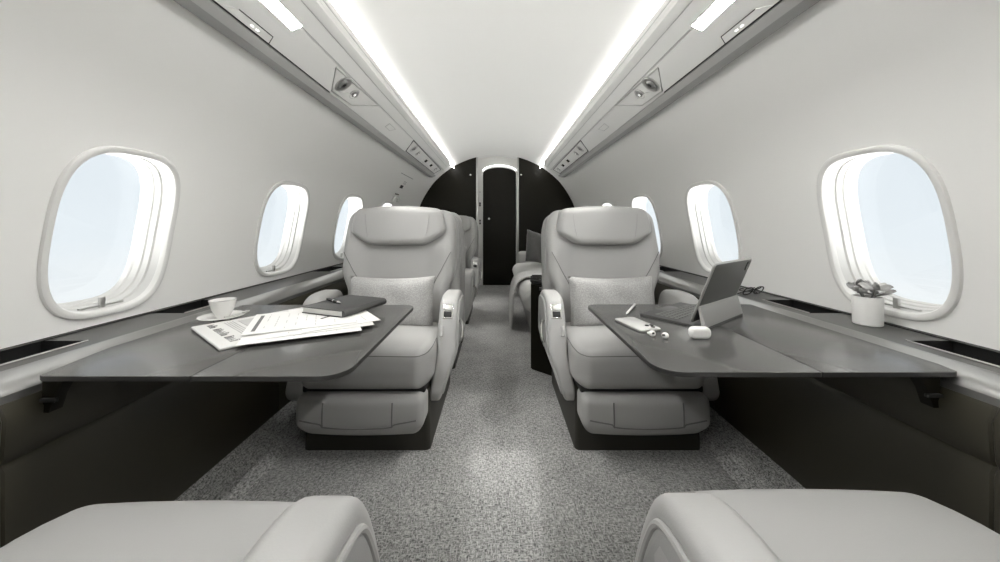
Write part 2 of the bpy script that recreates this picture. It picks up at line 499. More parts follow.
sid = {-1: 'left', 1: 'right'}
def flat_on_panel(s, pts, h=.003, base=.0):
    """pts (ratio, y) -> prism lying on the sloped underside"""
    a = [panel_pt(s, r, y, base) for r, y in pts]; b = [panel_pt(s, r, y, base + h) for r, y in pts]
    return loft([a, b])
for s in (-1, 1):
    sd = sid[s]
    # cove light strip behind the lip, shining on the ceiling
    bm = bmesh.new()
    loft([[(s * x, y, z) for x, z in ((.618, 1.734), (.640, 1.745), (.642, 1.741), (.620, 1.730))] for y in (YV0, 5.08)], bm=bm)
    tag(obj('cove_light', bm, M['cove']), 'long white light strip along the ceiling cove above the %s' % ('coffee cup table side' if s < 0 else 'potted plant side'), 'light strip', 'cove light strips')
    # flat downlight; the second one, out of view, is added as frontal fill
    for j, (y0, y1) in enumerate(((.70, 1.24), (-.62, -.21))):
        t = thing('downlight', 'bright flat rectangular downlight in overhead panel on the %s side%s' % ('coffee cup' if s < 0 else 'tablet', ', unseen fill added behind the viewer' if j else ''), 'light', (s * .70, (y0 + y1) / 2, 1.62), 0, 'rectangular downlights')
        L0 = Vector(t.location)
        bm = flat_on_panel(s, [(.984, y0), (1.058, y0), (1.058, y1 - .012), (.984, y1)], .004, -.001); move_bm(bm, -L0); obj('diffuser', bm, M['lamp'], t)
        bm = tube([panel_pt(s, r, y, .001) - L0 for r, y in ((.982, y0 - .003), (1.060, y0 - .003), (1.060, y1 - .010), (.982, y1 + .003))], .002, 6, closed=True); obj('frame', bm, M['valance'], t)
    # control tab with two lit buttons
    t = thing('control_tab', 'small hinged control tab with two lit buttons in overhead panel on the %s side' % ('coffee cup' if s < 0 else 'potted plant'), 'control panel', (s * .785, 1.12, 1.56), 0, 'overhead control tabs')
    L0 = Vector(t.location); poly = [(1.262, 1.00), (1.20, 1.045), (1.196, 1.20), (1.262, 1.212)]
    bm = flat_on_panel(s, poly, .004, -.001); move_bm(bm, -L0); obj('plate', bm, M['valance'], t)
    bm = tube([panel_pt(s, r, y, .003) - L0 for r, y in poly[1:]], .0016, 6); obj('seam', bm, M['gap'], t)
    for yy in (1.115, 1.140):
        c = panel_pt(s, 1.235, yy, .004) - L0
        obj('button', soft_box((.003, .006, .002), .0015, (1, 1, 1), 2, c=c), M['led'], t)
    # reading light / air outlet unit
    t = thing('reading_light_unit', 'angular overhead pod with swivel reading light and air outlet on the %s side' % ('coffee cup' if s < 0 else 'tablet'), 'reading light', (s * .74, 1.78, 1.585), 0, 'overhead pods')
    L0 = Vector(t.location); poly = [(1.03, 1.54), (1.0, 2.06), (1.225, 1.87), (1.24, 1.66)]
    bm = flat_on_panel(s, poly, .003, -.001); move_bm(bm, -L0); obj('plate', bm, M['bezel'], t)
    bm = tube([panel_pt(s, r, y, .002) - L0 for r, y in poly], .003, 6, closed=True); obj('frame', bm, M['steel'], t)
    def swivel(t, L0, ratio, y, r, m, ball):
        c = panel_pt(s, ratio, y, .0) - L0
        ax, az = VA['D']; bx, bz = VA['Cc']; ang = math.atan2(-(bx - ax), bz - az)
        n = Vector((s * (bz - az), 0, -(bx - ax))).normalized(); q = Vector((0, 0, 1)).rotation_difference(n)
        T = Matrix.Translation(c) @ q.to_matrix().to_4x4()
        bm = lathe([(r * 1.35, -.001), (r * 1.35, .004), (r * 1.15, .007), (r * .8, .004), (r * .75, -.001)], 28)
        bmesh.ops.transform(bm, matrix=T, verts=bm.verts); a = obj('swivel_ring', bm, M['steel'], t)
        bm = lathe([(r * .30, .010), (r * .45, .0105), (r * .65, .007), (r * .8, 0)], 24)
        bmesh.ops.transform(bm, matrix=T, verts=bm.verts); b = obj(ball, bm, M['lip'], t)
        bm = lathe([(.0005, .009), (r * .32, .009), (r * .32, .004)], 20, cap=(True, False))
        bmesh.ops.transform(bm, matrix=T, verts=bm.verts); obj('lamp_lens' if ball == 'reading_lamp' else 'air_outlet', bm, m, b)
    swivel(t, L0, 1.10, 1.675, .034, M['darkmetal'], 'air_nozzle')
    swivel(t, L0, 1.10, 1.80, .024, M['spot'], 'reading_lamp')
    sl = bpy.data.lights.new('reading_beam', 'SPOT'); sl.energy = 52; sl.spot_size = R(42); sl.spot_blend = 1; sl.shadow_soft_size = .10; sl.color = (1, .985, .95)
    so_ = bpy.data.objects.new('reading_beam', sl); C.objects.link(so_); so_.parent = t
    src = panel_pt(s, 1.10, 1.80, .02); so_.location = src - L0
    so_.rotation_euler = (Vector((-s * .02, 1.58, 0)) - src).to_track_quat('-Z', 'Y').to_euler()
    bm = flat_on_panel(s, [(1.19, 1.70), (1.13, 1.75), (1.12, 1.86), (1.19, 1.84)], .006, .0); move_bm(bm, -L0); obj('button_plate', bm, M['valance'], t)
    # long service panel further aft
    t = thing('service_panel', 'long overhead service panel with lights at both ends on the %s side' % ('exit placard' if s < 0 else 'sofa'), 'overhead panel', (s * .74, 3.7, 1.585), 0, 'long overhead panels')
    L0 = Vector(t.location); poly = [(1.0, 2.92), (1.03, 4.42), (1.25, 4.36), (1.25, 3.02)]
    bm = flat_on_panel(s, poly, .003, -.001); move_bm(bm, -L0); obj('plate', bm, M['valance'], t)
    bm = tube([panel_pt(s, r, y, .002) - L0 for r, y in poly], .004, 6, closed=True); obj('frame', bm, M['darkmetal'], t)
    swivel(t, L0, 1.10, 3.10, .030, M['darkmetal'], 'air_nozzle')
    swivel(t, L0, 1.12, 3.28, .022, M['spot'], 'reading_lamp')
    swivel(t, L0, 1.12, 4.22, .022, M['spot'], 'reading_lamp')
    for ys_, ye_, en in ((3.28, 2.75, 42), (4.22, 3.95, 45)):
        sl = bpy.data.lights.new('reading_beam', 'SPOT'); sl.energy = en; sl.spot_size = R(46); sl.spot_blend = 1; sl.shadow_soft_size = .22; sl.color = (1, .985, .95)
        so_ = bpy.data.objects.new('reading_beam', sl); C.objects.link(so_); so_.parent = t
        src = panel_pt(s, 1.12, ys_, .02); so_.location = src - L0
        so_.rotation_euler = (Vector((-s * .02, ye_, 0)) - src).to_track_quat('-Z', 'Y').to_euler()
    for (a, b) in ((3.62, 3.70), (3.9, 3.98)):
        bm = flat_on_panel(s, [(1.09, a), (1.09, b), (1.16, b), (1.16, a)], .005, .0); move_bm(bm, -L0); obj('button_plate', bm, M['chrome'], t)
    # small hatch outline
    t = thing('inspection_hatch', 'small square hatch in overhead panel between pod and long panel on the %s side' % ('coffee cup' if s < 0 else 'tablet'), 'hatch', (s * .74, 2.40, 1.585), 0, 'overhead hatches')
    L0 = Vector(t.location); poly = [(1.07, 2.36), (1.07, 2.50), (1.15, 2.46), (1.15, 2.36)]
    bm = flat_on_panel(s, poly, .002, -.001); move_bm(bm, -L0); obj('plate', bm, M['valance'], t)
    bm = tube([panel_pt(s, r, y, .001) - L0 for r, y in poly], .0014, 6, closed=True); obj('seam', bm, M['valance_low'], t)

# rear bulkhead: two dark panels either side of a recessed doorway
DX0, DX1 = -.292, .306
def zhull(x): return ZC + math.sqrt(max(0, RC * RC - x * x))
bm = bmesh.new()
for xa, xb in ((-1.24, DX0), (DX1, 1.24)):
    n = 24; top = []; bot = []
    xs_ = [xa + (xb - xa) * k / n for k in range(n + 1)]
    f = [[(x, YB, 0) for x in xs_], [(x, YB, zhull(x)) for x in xs_], [(x, YB + .06, zhull(x)) for x in xs_], [(x, YB + .06, 0) for x in xs_]]
    loft(f + [f[0]], cap=(False, False), closed=False, bm=bm)
struct('wall_rear', bm, M['black'])
bm = bmesh.new()      # bright metal edges of the opening
for x in (DX0, DX1):
    box(x - .012, x + .012, YB - .012, YB + .02, 0, zhull(x) - .002, .003, bm)
struct('trim_7', bm, M['steel'])
# recess: jambs, vaulted soffit, door surround
YD = 5.26
bm = bmesh.new(); n = 20
xs_ = [DX0 + (DX1 - DX0) * k / n for k in range(n + 1)]
loft([[(DX0, y, 0)] + [(x, y, zhull(x)) for x in xs_] + [(DX1, y, 0)] for y in (YB, YD + .02)], cap=(False, False), closed=False, bm=bm)
struct('trim_8', bm, M['frame'])
def door_top(x, x0, x1, z, rise): 
    t = (x - x0) / (x1 - x0) * 2 - 1; return z + rise * (1 - t * t) - .03 * abs(t) ** 8
bm = bmesh.new()
dx0, dx1 = -.212, .285
xs2 = [dx0 + (dx1 - dx0) * k / 24 for k in range(25)]
inner = [(dx0, 0)] + [(x, door_top(x, dx0, dx1, 1.72, .05)) for x in xs2] + [(dx1, 0)]
outer = [(DX0, 0)] + [(DX0 + (DX1 - DX0) * k / 24, zhull(DX0 + (DX1 - DX0) * k / 24)) for k in range(25)] + [(DX1, 0)]
rings = [[(x, YD, z) for x, z in outer], [(x, YD, z) for x, z in inner], [(x, YD + .03, z) for x, z in inner]]
loft(rings, cap=(False, False), closed=False, bm=bm)
struct('trim_9', bm, M['frame'])
root = bpy.data.objects.new('door_1', None); C.objects.link(root); root['kind'] = 'structure'
obj('door_leaf', loft([[(x, y, z) for x, z in inner] for y in (YD + .014, YD + .045)]), M['black'], root)
bm = lathe([(.0005, .012), (.014, .012), (.018, .006), (.018, 0)], 20, cap=(True, False)); rot_bm(bm, R(90), 'X'); move_bm(bm, (-.120, YD + .014, 1.0))
obj('door_handle', bm, M['chrome'], root)
for i, z in enumerate((1.36, 1.18, 1.02, .98)):
    pass
t = thing('switch_column', 'column of small black switches on the pale jamb of rear door', 'switch panel', (-.255, YD, 0))
for z in (1.40, 1.23, 1.20, .97, .93):
    obj('switch', box(-.012, .012, -.006, .002, z - .014, z + .014, .002), M['darkmetal'] if z < 1.3 else M['steel'], t)
for sx, lab in ((-.385, 'tiny round coat hook on dark rear panel beside the door, coffee cup side'), (.350, 'tiny coat hook on dark rear panel above the sofa')):
    t = thing('coat_hook', lab, 'hook', (sx, YB, 1.634))
    bm = lathe([(.014, 0), (.014, .006), (.006, .008), (.006, .022), (.012, .024), (.012, .032), (.0005, .034)], 16, cap=(True, True)); rot_bm(bm, R(90), 'X')
    obj('peg', bm, M['chrome'], t)
bm = tube([(x, YD - .006, door_top(x, dx0, dx1, 1.72, .05) + .030) for x in xs2], .0065, 8)
tag(obj('header_light', bm, M['spot_bright']), 'thin curved light strip over the head of the rear door', 'light strip')
# front end behind the camera
bm = bmesh.new(); n = 40
top = [(-1.24 + 2.48 * k / n) for k in range(n + 1)]
loft([[(x, YF, 0) for x in top], [(x, YF, zhull(x)) for x in top]], cap=(False, False), closed=False, bm=bm)
struct('wall_front', bm, M['wall'])

# ------------------------------------------------------------------ seats
def make_seat(s, label):
    """faces -Y, aisle armrest on side s"""
    t = thing('cabin_seat', label, 'seat', group='cabin armchairs')
    L, P = M['leather'], M['piping']
    # cushion
    def cush(x, y, z):
        f = sstep(-.14, -.285, y)
        x *= 1 - .10 * f * f
        if z > .345: z += .014 * (1 - (x / .28) ** 2) * (1 - max(0, (abs(y) - .1) / .3)) - .012 * f
        z -= .03 * sstep(-.05, .22, y)
        if y < -.2: y -= .018 * (1 - (x / .28) ** 2) * max(0, 1 - abs(z - .35) / .1)
        return (x, y, z)
    cu = obj('seat_cushion', soft_box((.268, .27, .083), .042, (24, 16, 6), 6, cush, (0, -.003, .347)), L, t, 60)
    bm = bmesh.new()
    def cs(x, z):
        dx = max(0, abs(x) - .226); dz = max(0, z - .388)
        return -.231 - math.sqrt(max(1e-7, .042 ** 2 - dx * dx - dz * dz)) - .0006
    zs = .411; xe = .226 + math.sqrt(.042 ** 2 - (zs - .388) ** 2)
    xs_ = [-.2595 + .519 * k / 40 for k in range(41)]
    pts = [cush(-xe - .0006, y, zs) for y in (.10, 0, -.10, -.18, -.225)] + [cush(x, cs(x, zs), zs) for x in xs_] + [cush(xe + .0006, y, zs) for y in (-.225, -.18, -.10, 0, .10)]
    tube(pts, .0020, 6, bm=bm)
    obj('piping', bm, P, cu)
    # backrest
    def back(x, y, z):
        zz = z
        if z < .68: x *= .875 + .125 * sstep(.54, .68, z)
        if z > .84: x *= 1 - .09 * ((z - .84) / .165) ** 2
        z += .018 * (1 - (x / .3) ** 2) * sstep(.7, 1.0, zz) 
        if y < .245:
            y -= .028 * sstep(.15, .28, abs(x)) * sstep(.9, .75, zz)
        y += (zz - .42) * .13
        return (x, y, z)
    bk = obj('backrest', soft_box((.302, .062, .305), .050, (30, 4, 30), 5, back, (0, .27, .685)), L, t, 60)
    def bfront(x, z):
        p = back(x, .208, z); return (p[0], p[1] - .0008, p[2])
    for q in (-1, 1):
        ctl = [(.285, .772), (.262, .730), (.236, .680), (.216, .630), (.200, .55), (.196, .48)]
        pts = [bfront(q * x, z) for x, z in catmull(ctl, 8, False)]
        obj('piping', tube(pts, .0022, 6), P, bk)
    # headrest pad
    def head(x, y, z):
        zt = .995
        k = 1 - .30 * sstep(.12, .262, abs(x)) ** 1.2
        z = zt - (zt - z) * k
        if z > .88: x *= 1 - .09 * ((z - .88) / .115) ** 2
        z += .020 * (1 - (x / .26) ** 2) * sstep(.80, .995, z) 
        y -= .012 * (1 - (x / .27) ** 2)
        y += (z - .42) * .13
        return (x, y, z)
    hd = obj('headrest', soft_box((.252, .046, .094), .034, (22, 3, 10), 5, head, (0, .207, .903)), L, t, 60)
    for q in (-1, 1):
        pts = []
        for k in range(13):
            zz = .835 + .135 * k / 12; pts.append(head(q * (.150 + .03 * k / 12), .1605 + (.012 if k in (0, 12) else 0), zz))
        obj('piping', tube(pts, .0013, 6), M['leather_dim'], hd)
    # shell behind the back
    def shell(x, y, z):
        zz = z
        if z > .84: x *= 1 - .15 * ((z - .84) / .165) ** 2
        z += .018 * (1 - (x / .3) ** 2) * sstep(.7, 1.0, zz)
        y += (zz - .42) * .13 * sstep(.3, .5, zz)
        return (x, y, z)
    obj('back_shell', soft_box((.318, .050, .385), .045, (10, 3, 16), 4, shell, (0, .355, .590)), M['leather_dim'], t, 60)
    # leg rest with three upholstered fields
    def leg(x, y, z):
        if y < -.25: y -= .016 * (1 - (x / .25) ** 2) + .010 * math.sin(max(0, min(1, (z - .09) / .165)) * math.pi)
        y += .03 * sstep(.155, .085, z)
        x *= 1 - .11 * sstep(.16, .085, z)
        return (x, y, z)
    lr = obj('leg_rest', soft_box((.248, .055, .083), .026, (32, 3, 14), 4, leg, (0, -.235, .172)), L, t, 60)
    bm = bmesh.new()
    fy = -.2904
    for q in (-1, 1):
        tube([leg(q * .132, fy, z) for z in [.148 + .092 * k / 8 for k in range(9)]], .0028, 6, bm=bm)
    arc = [(-.222, .172), (-.18, .166), (-.140, .160), (-.12, .149), (0, .145), (.12, .149), (.140, .160), (.18, .166), (.222, .172)]
    tube([leg(x, fy, z) for x, z in catmull(arc, 5, False)], .0028, 6, bm=bm)
    obj('piping', bm, P, lr)
    # dark gap bar under the cushion
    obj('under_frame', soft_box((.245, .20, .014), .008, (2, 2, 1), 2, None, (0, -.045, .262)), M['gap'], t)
    # armrests
    out = [(.24, .45), (.215, .545), (.165, .583), (.06, .590), (-.005, .583), (-.045, .560), (-.075, .512), (-.105, .44), (-.140, .345), (-.172, .248), (-.180, .208), (-.156, .174), (-.09, .166), (.04, .20), (.22, .225), (.25, .30)]
    outl = catmull(out, 4)
    for q in (s, -s):
        def P3(u, v, a, q=q):
            x = a + .006 if q != s else .270 + (a - .270) * (1 - .38 * sstep(.40, .17, v)) - .16 * max(0, .36 - v)
            return (q * x, u, v)
        ar = obj('armrest', soft_extrude(outl, .270, .352, .020, P3, 5), L, t, 50)
        # inset outer panel with a raised rim
        pan = inset(outl, .034)
        bm = soft_extrude(pan, .346, .356, .004, P3, 3); obj('side_panel', bm, M['leather_dim'], ar)
        bm = tube([P3(u, v, .354) for u, v in inset(outl, .030)], .005, 8, closed=True); obj('piping', bm, L, ar)
        bm = tube([P3(u, v, .3500) for u, v in inset(outl, .0155)], .0012, 5, closed=True); obj('piping', bm, M['leather_dim'], ar)
        if q == s:
            # chrome control catch at the front of the arm
            a0, a1 = Vector((0, -.045, .562)), Vector((0, -.085, .490))
            mid = (a0 + a1) / 2; ang = math.atan2((a1 - a0).y, -(a1 - a0).z)
            def place(bm, dx, up, outw):
                rot_bm(bm, ang, 'X'); nrm = Vector((0, -math.cos(ang), math.sin(ang) * -1 if False else math.sin(-ang)))
                tdir = (a0 - a1).normalized(); nn = Vector((0, -tdir.z, tdir.y))
                move_bm(bm, Vector((q * .310 + dx, 0, 0)) + mid + tdir * up + nn * outw); return bm
            cp = obj('control_catch', place(soft_box((.024, .006, .034), .005, (2, 1, 2), 3), 0, .002, -.002), M['chrome'], ar, label='chrome control catch on the arm front')
            obj('catch_slot', place(soft_box((.017, .004, .013), .003, (2, 1, 2), 2), 0, -.012, .0035), M['gap'], cp)
            obj('catch_lever', place(soft_box((.016, .004, .011), .003, (2, 1, 2), 2), 0, .016, .0035), M['steel'], cp)
            obj('arm_badge', place(soft_box((.008, .003, .022), .002, (1, 1, 1), 2), -q * .022, -.085, -.004), M['lip'], ar)
            # recline lever on the aisle side
            lev = catmull([(.354, .04, .46), (.366, .02, .44), (.368, -.005, .40), (.360, -.012, .37)], 5, False)
            obj('recline_lever', tube([(q * x, y, z) for x, y, z in lev], .008, 8), M['chrome'], ar, label='chrome recline lever')
    # dark plinth on the floor
    pl = rrect(-.258, .258, -.212, .42, .02, 3)
    bm = loft([[(x * 1.0, y, 0) for x, y in pl], [(x, y, .02) for x, y in pl], [(x * .97, y + .01, .24) for x, y in pl]])
    obj('base', bm, M['plinth'], t)
    return t

SL = make_seat(1, 'pale leather armchair facing us behind the coffee cup table')
SR = make_seat(-1, 'pale leather armchair facing us behind the tablet table')
SXL, SXR, YS = -.530, .576, 1.635
SL.location = (SXL, YS, 0)
SR.location = (SXR, YS, 0)
SD = dup(SL); SD.location = (-.52, 3.42, 0); SD['label'] = 'farthest pale leather armchair, facing us, near the dark rear panel'
SC = dup(SR); SC.location = (-.525, 2.64, 0); SC.rotation_euler.z = math.pi; SC['label'] = 'pale leather armchair facing away, back to back with the coffee table chair'
SA = dup(SR); SA.location = (-.510, .374, 0); SA.rotation_euler.z = math.pi; SA['label'] = 'closest pale armchair, only cushion and arm seen, in front of the newspaper table'
SB = dup(SL); SB.location = (.552, .402, 0); SB.rotation_euler.z = math.pi; SB['label'] = 'closest pale armchair, only cushion and arm seen, in front of the earbuds table'

for st, up in ((SA, .026), (SB, .008)):                 # the arms of the closest pair are raised a little
    for ch in st.children:
        if ch.name.startswith('armrest'): ch.location = (0, -.01, up)

# pillows
def pillow_bm(w, h, d, nx=24, nz=16, pinch=.10, puff=.55):
    bm = bmesh.new(); grids = []
    for sgn in (-1, 1):
        g = []
        for i in range(nx + 1):
            row = []
            for j in range(nz + 1):
                u, v = i / nx * 2 - 1, j / nz * 2 - 1
                x = u * w / 2 * (1 - pinch * (1 - v * v) * abs(u) ** 3 * .4); z = v * h / 2 * (1 - pinch * (1 - u * u) * abs(v) ** 3)
                t = ((1 - u ** 4) * (1 - v ** 4)) ** puff
                y = sgn * (d / 2 * t) + .004 * math.sin(9 * u + 4 * v) * t
                row.append(bm.verts.new((x, y, z)))
            g.append(row)
        for i in range(nx):
            for j in range(nz): bm.faces.new((g[i][j], g[i + 1][j], g[i + 1][j + 1], g[i][j + 1]))
    bmesh.ops.remove_doubles(bm, verts=bm.verts, dist=1e-5)
    return bm
def pillow(name, w, h, d, loc, rx, rz, m, label, ry=0):
    o = obj(name, pillow_bm(w, h, d), m, None, 80); o.location = loc; o.rotation_euler = (rx, ry, rz)
    return tag(o, label, 'pillow')
pillow('lumbar_pillow', .425, .265, .13, (SXL + .005, YS + .105, .528), R(-10), 0, M['wool'], 'pale wool lumbar pillow on the armchair behind the notebook')
pillow('lumbar_pillow', .430, .265, .13, (SXR - .005, YS + .105, .528), R(-10), R(2), M['wool'], 'pale wool lumbar pillow on the armchair behind the tablet and phone')
pillow('lumbar_pillow', .42, .265, .13, (-.52, 3.42 + .125, .562), R(-10), 0, M['wool'], 'pale pillow on the farthest armchair near the dark rear panel')

# ------------------------------------------------------------------ sofa, end cabinet, throw
t = thing('sofa', 'long pale sofa along the wall behind the tablet armchair', 'sofa', (.60, 3.45, 0))
def scush(x, y, z):
    if z > .33: z += .02 * (1 - (x / .36) ** 2)
    if x < -.25: x -= .03 * max(0, 1 - abs(z - .36) / .10)
    return (x, y, z)
obj('seat_cushion', soft_box((.345, .90, .085), .055, (8, 16, 3), 4, scush, (-.04, -.02, .355)), M['sofa'], t, 60)
obj('base', soft_box((.31, .90, .135), .03, (3, 4, 2), 3, None, (-.01, -.02, .137)), M['leather_dim'], t, 60)
obj('armrest', soft_box((.32, .075, .285), .05, (6, 3, 6), 4, None, (-.02, .985, .290)), M['sofa'], t, 60)
obj('backrest', soft_box((.07, .96, .18), .05, (3, 10, 4), 4, lambda x, y, z: (x + (z - .4) * .15, y, z), (.33, .04, .60)), M['sofa'], t, 60)
pillow('square_pillow', .40, .38, .14, (.505, 4.00, .640), R(-18), R(24), M['wool_dark'], 'charcoal square pillow leaning on the far end of the sofa', R(14))

def throw_bm():
    bm = bmesh.new(); n = 40; m_ = 14
    path = catmull([(.55, .463), (.42, .466), (.30, .462), (.225, .446), (.180, .405), (.160, .33), (.150, .22), (.145, .10), (.142, .022)], 6, False)
    rows = []
    for i, (x, z) in enumerate(path):
        f = i / (len(path) - 1); row = []
        for j in range(m_ + 1):
            v = j / m_
            fold = .010 * math.sin(v * 15 + f * 3) * sstep(.35, .8, f)
            row.append((x + fold - .012 * sstep(.4, .7, f), 2.98 + (.45 - .07 * sstep(.4, 1, f)) * v + .03 * f + .008 * math.sin(f * 9), z + .003 * math.sin(v * 11 + f * 5)))
        rows.append(row)
    top = rows; th = .010
    # closed slab
    A = [[bm.verts.new(p) for p in r] for r in rows]
    B = []
    for i, r in enumerate(rows):
        a = Vector(rows[max(0, i - 1)][0]); b = Vector(rows[min(len(rows) - 1, i + 1)][0]); d = (b - a); nrm = Vector((d.z, 0, -d.x)).normalized()
        if nrm.z > 0 or nrm.x < 0: pass
        nrm = Vector((-abs(nrm.x), 0, abs(nrm.z)))
        B.append([bm.verts.new(Vector(p) + nrm * th) for p in r])
    I, J = len(rows) - 1, m_
    for G in (A, B):
        for i in range(I):
            for j in range(J): bm.faces.new((G[i][j], G[i + 1][j], G[i + 1][j + 1], G[i][j + 1]))
    for i in range(I):
        for j in (0, J): bm.faces.new((A[i][j], A[i + 1][j], B[i + 1][j], B[i][j]))
    for j in range(J):
        for i in (0, I): bm.faces.new((A[i][j], A[i][j + 1], B[i][j + 1], B[i][j]))
    return bm
tag(obj('throw_blanket', throw_bm(), M['throw'], None, 80), 'pale knitted throw blanket draped over the front of the sofa', 'blanket')

t = thing('end_cabinet', 'narrow black cabinet standing between the tablet armchair and the sofa', 'cabinet', (.214, 2.215, 0))
poly = [(0, 0), (.14, -.125), (.30, -.02), (.30, .17), (.02, .17)]
bm = loft([[(x, y, z) for x, y in poly] for z in (0, .545)]); bmesh.ops.bevel(bm, geom=list(bm.edges), offset=.006, segments=2, affect='EDGES'); obj('body', bm, M['black'], t)
poly2 = [(-.004, -.004), (.14, -.132), (.305, -.022), (.305, .175), (.016, .175)]
bm = loft([[(x, y, z) for x, y in poly2] for z in (.545, .575)]); bmesh.ops.bevel(bm, geom=list(bm.edges), offset=.008, segments=3, affect='EDGES'); obj('top', bm, M['plastic_black'], t)
obj('latch', rot_bm(soft_box((.022, .005, .012), .004, (2, 1, 2), 2), R(-42), 'Z') and move_bm(rot_bm(soft_box((.022, .006, .012), .004, (2, 1, 2), 2), R(-42), 'Z'), (.066, -.066, .520)), M['chrome'], t)

# ------------------------------------------------------------------ tables
ZT = .600
def table(s, label, xin, xout, y0, y1, xcorner, cy, fold, rin):
    t = thing('folding_table', label, 'table', (s * (xin + xout) / 2, (y0 + y1) / 2, 0))
    ox, oy = t.location.x, t.location.y
    outer = [(xin, y0), (xcorner, y0), (xout, cy), (xout, y1), (xin, y1)]
    inner_leaf = rrect(xin, fold - .0008, y0, y1, [rin, .002, .002, rin * .75], 8)
    outer_leaf = [(fold + .0008, y0), (xcorner - .012, y0), (xcorner, y0 + .006), (xout, cy), (xout, y1), (fold + .0008, y1)]
    for pl in (inner_leaf, outer_leaf):
        P = lambda u, v, a: (s * u - ox, v - oy, a)
        lf = obj('table_leaf', soft_extrude(pl, ZT - .011, ZT, .0008, P, 2), [M['table'], M['table_edge']], t, 30)
        for p in lf.data.polygons:
            if abs(p.normal.z) < .9: p.material_index = 1
    # support frame under the leaves and hinge bracket at the wall
    bm = bmesh.new()
    x0, x1 = sorted((s * (fold + .06) - ox, s * (xout - .02) - ox))
    box(x0, x1, y0 + .14 - oy, y1 - .10 - oy, ZT - .028, ZT - .0105, .004, bm)
    obj('support_frame', bm, M['darkmetal'], t)
    xa, xb = sorted((s * .905 - ox, s * .976 - ox))
    br = [(.928, ZT - .011), (.976, ZT - .011), (.976, ZT - .085), (.962, ZT - .085), (.950, ZT - .050)]
    bm = loft([[(s * u - ox, y - oy, v) for u, v in br] for y in (y0 + .016, y0 + .040)]); obj('bracket', bm, M['black'], t)
    bm = box(min(s * .940, s * .974) - ox, max(s * .940, s * .974) - ox, y0 + .008 - oy, y0 + .0165 - oy, ZT - .060, ZT - .052, .002); obj('catch', bm, M['darkmetal'], t)
    return t
table(-1, 'dark satin folding table carrying the coffee cup and papers', .322, 1.004, .735, 1.385, .968, .90, .644, .060)
table(1, 'dark satin folding table carrying the tablet and earbuds', .352, 1.010, .755, 1.395, 1.000, .80, .703, .060)

# ---- left table items
def disc(c, prof, m, name, par, n=40):
    return obj(name, lathe(prof, n, c, (False, False)), m, par, 40)
t = thing('saucer', 'white porcelain saucer under the coffee cup', 'saucer', (-.915, 1.165, ZT))
sp = [(.0005, .004), (.022, .004), (.026, .0055), (.045, .010), (.064, .0155), (.0645, .0170), (.062, .0172), (.045, .0125), (.026, .009), (.022, .0075), (.0005, .0075)]
obj('dish', lathe([(.0005, 0), (.022, 0), (.024, .003)] + [(.045, .0095), (.064, .015), (.0648, .0168), (.062, .0172), (.045, .0125), (.026, .008), (.0005, .0075)], 48, cap=(True, True)), M['porcelain'], t)
t = thing('coffee_cup', 'white porcelain coffee cup standing on a saucer', 'cup', (-.913, 1.166, ZT + .0078))
obj('bowl', lathe([(.0005, 0), (.018, 0), (.0185, .003), (.019, .006), (.026, .018), (.032, .032), (.0355, .048), (.038, .060), (.0388, .0605), (.0365, .060), (.034, .048), (.0305, .033), (.024, .019), (.0005, .010)], 48, cap=(True, True)), M['porcelain'], t)
obj('coffee', lathe([(.0005, .050), (.0342, .050), (.0342, .048), (.0005, .048)], 32, cap=(True, True)), M['coffee'], t)
hd = catmull([(-.033, .012, .046), (-.047, .016, .048), (-.052, .018, .036), (-.044, .015, .024), (-.028, .010, .022)], 6, False)
obj('handle', tube(hd, .0035, 8), M['porcelain'], t)
t = thing('teaspoon', 'small teaspoon lying on the saucer beside the coffee cup', 'spoon', (-.877, 1.175, ZT + .0135))
bm = tube([(.018, .012, .0075), (.004, .004, .0045), (-.004, -.004, .003), (-.010, -.036, .0035)], [.002, .0016, .0016, .0028], 8, flat=.6); obj('stem', bm, M['steel'], t)
bm = soft_box((.008, .012, .002), .0019, (4, 4, 1), 3, lambda x, y, z: (x * (1 - (y / .02) ** 2) + .022, y + .016, z + .008 + (x * x + y * y) * 6), (0, 0, 0)); obj('bowl', bm, M['steel'], t)

def sheet(name, corner, u, v, lu, lv, z, th, m, label, cat, group=None, marks=None, fold=False):
    """corner, unit dirs on the table; local x along u, local y along v"""
    ang = math.atan2(u[1], u[0])
    o = bpy.data.objects.new(name, None); C.objects.link(o); o.location = (corner[0], corner[1], z); o.rotation_euler.z = ang
    tag(o, label, cat, group)
    if fold:
        pg = obj('pages', soft_box((lu / 2, lv / 2, th / 2), th * .45, (6, 6, 1), 3, lambda x, y, z_: (x, y, z_ + .0006 * math.sin(x * 60)), (lu / 2, lv / 2, th / 2)), m, o, 40)
    else:
        pg = obj('leaf', box(0, lu, 0, lv, 0, th), m, o)
    for mm, rects in (marks or {}).items():
        bm = bmesh.new()
        for (x0, x1, y0, y1) in rects:
            box(x0, x1, y0, y1, th - .0001, th + (.0010 if fold else .0005), 0, bm)
        obj('print', bm, M[mm], pg)
    return o
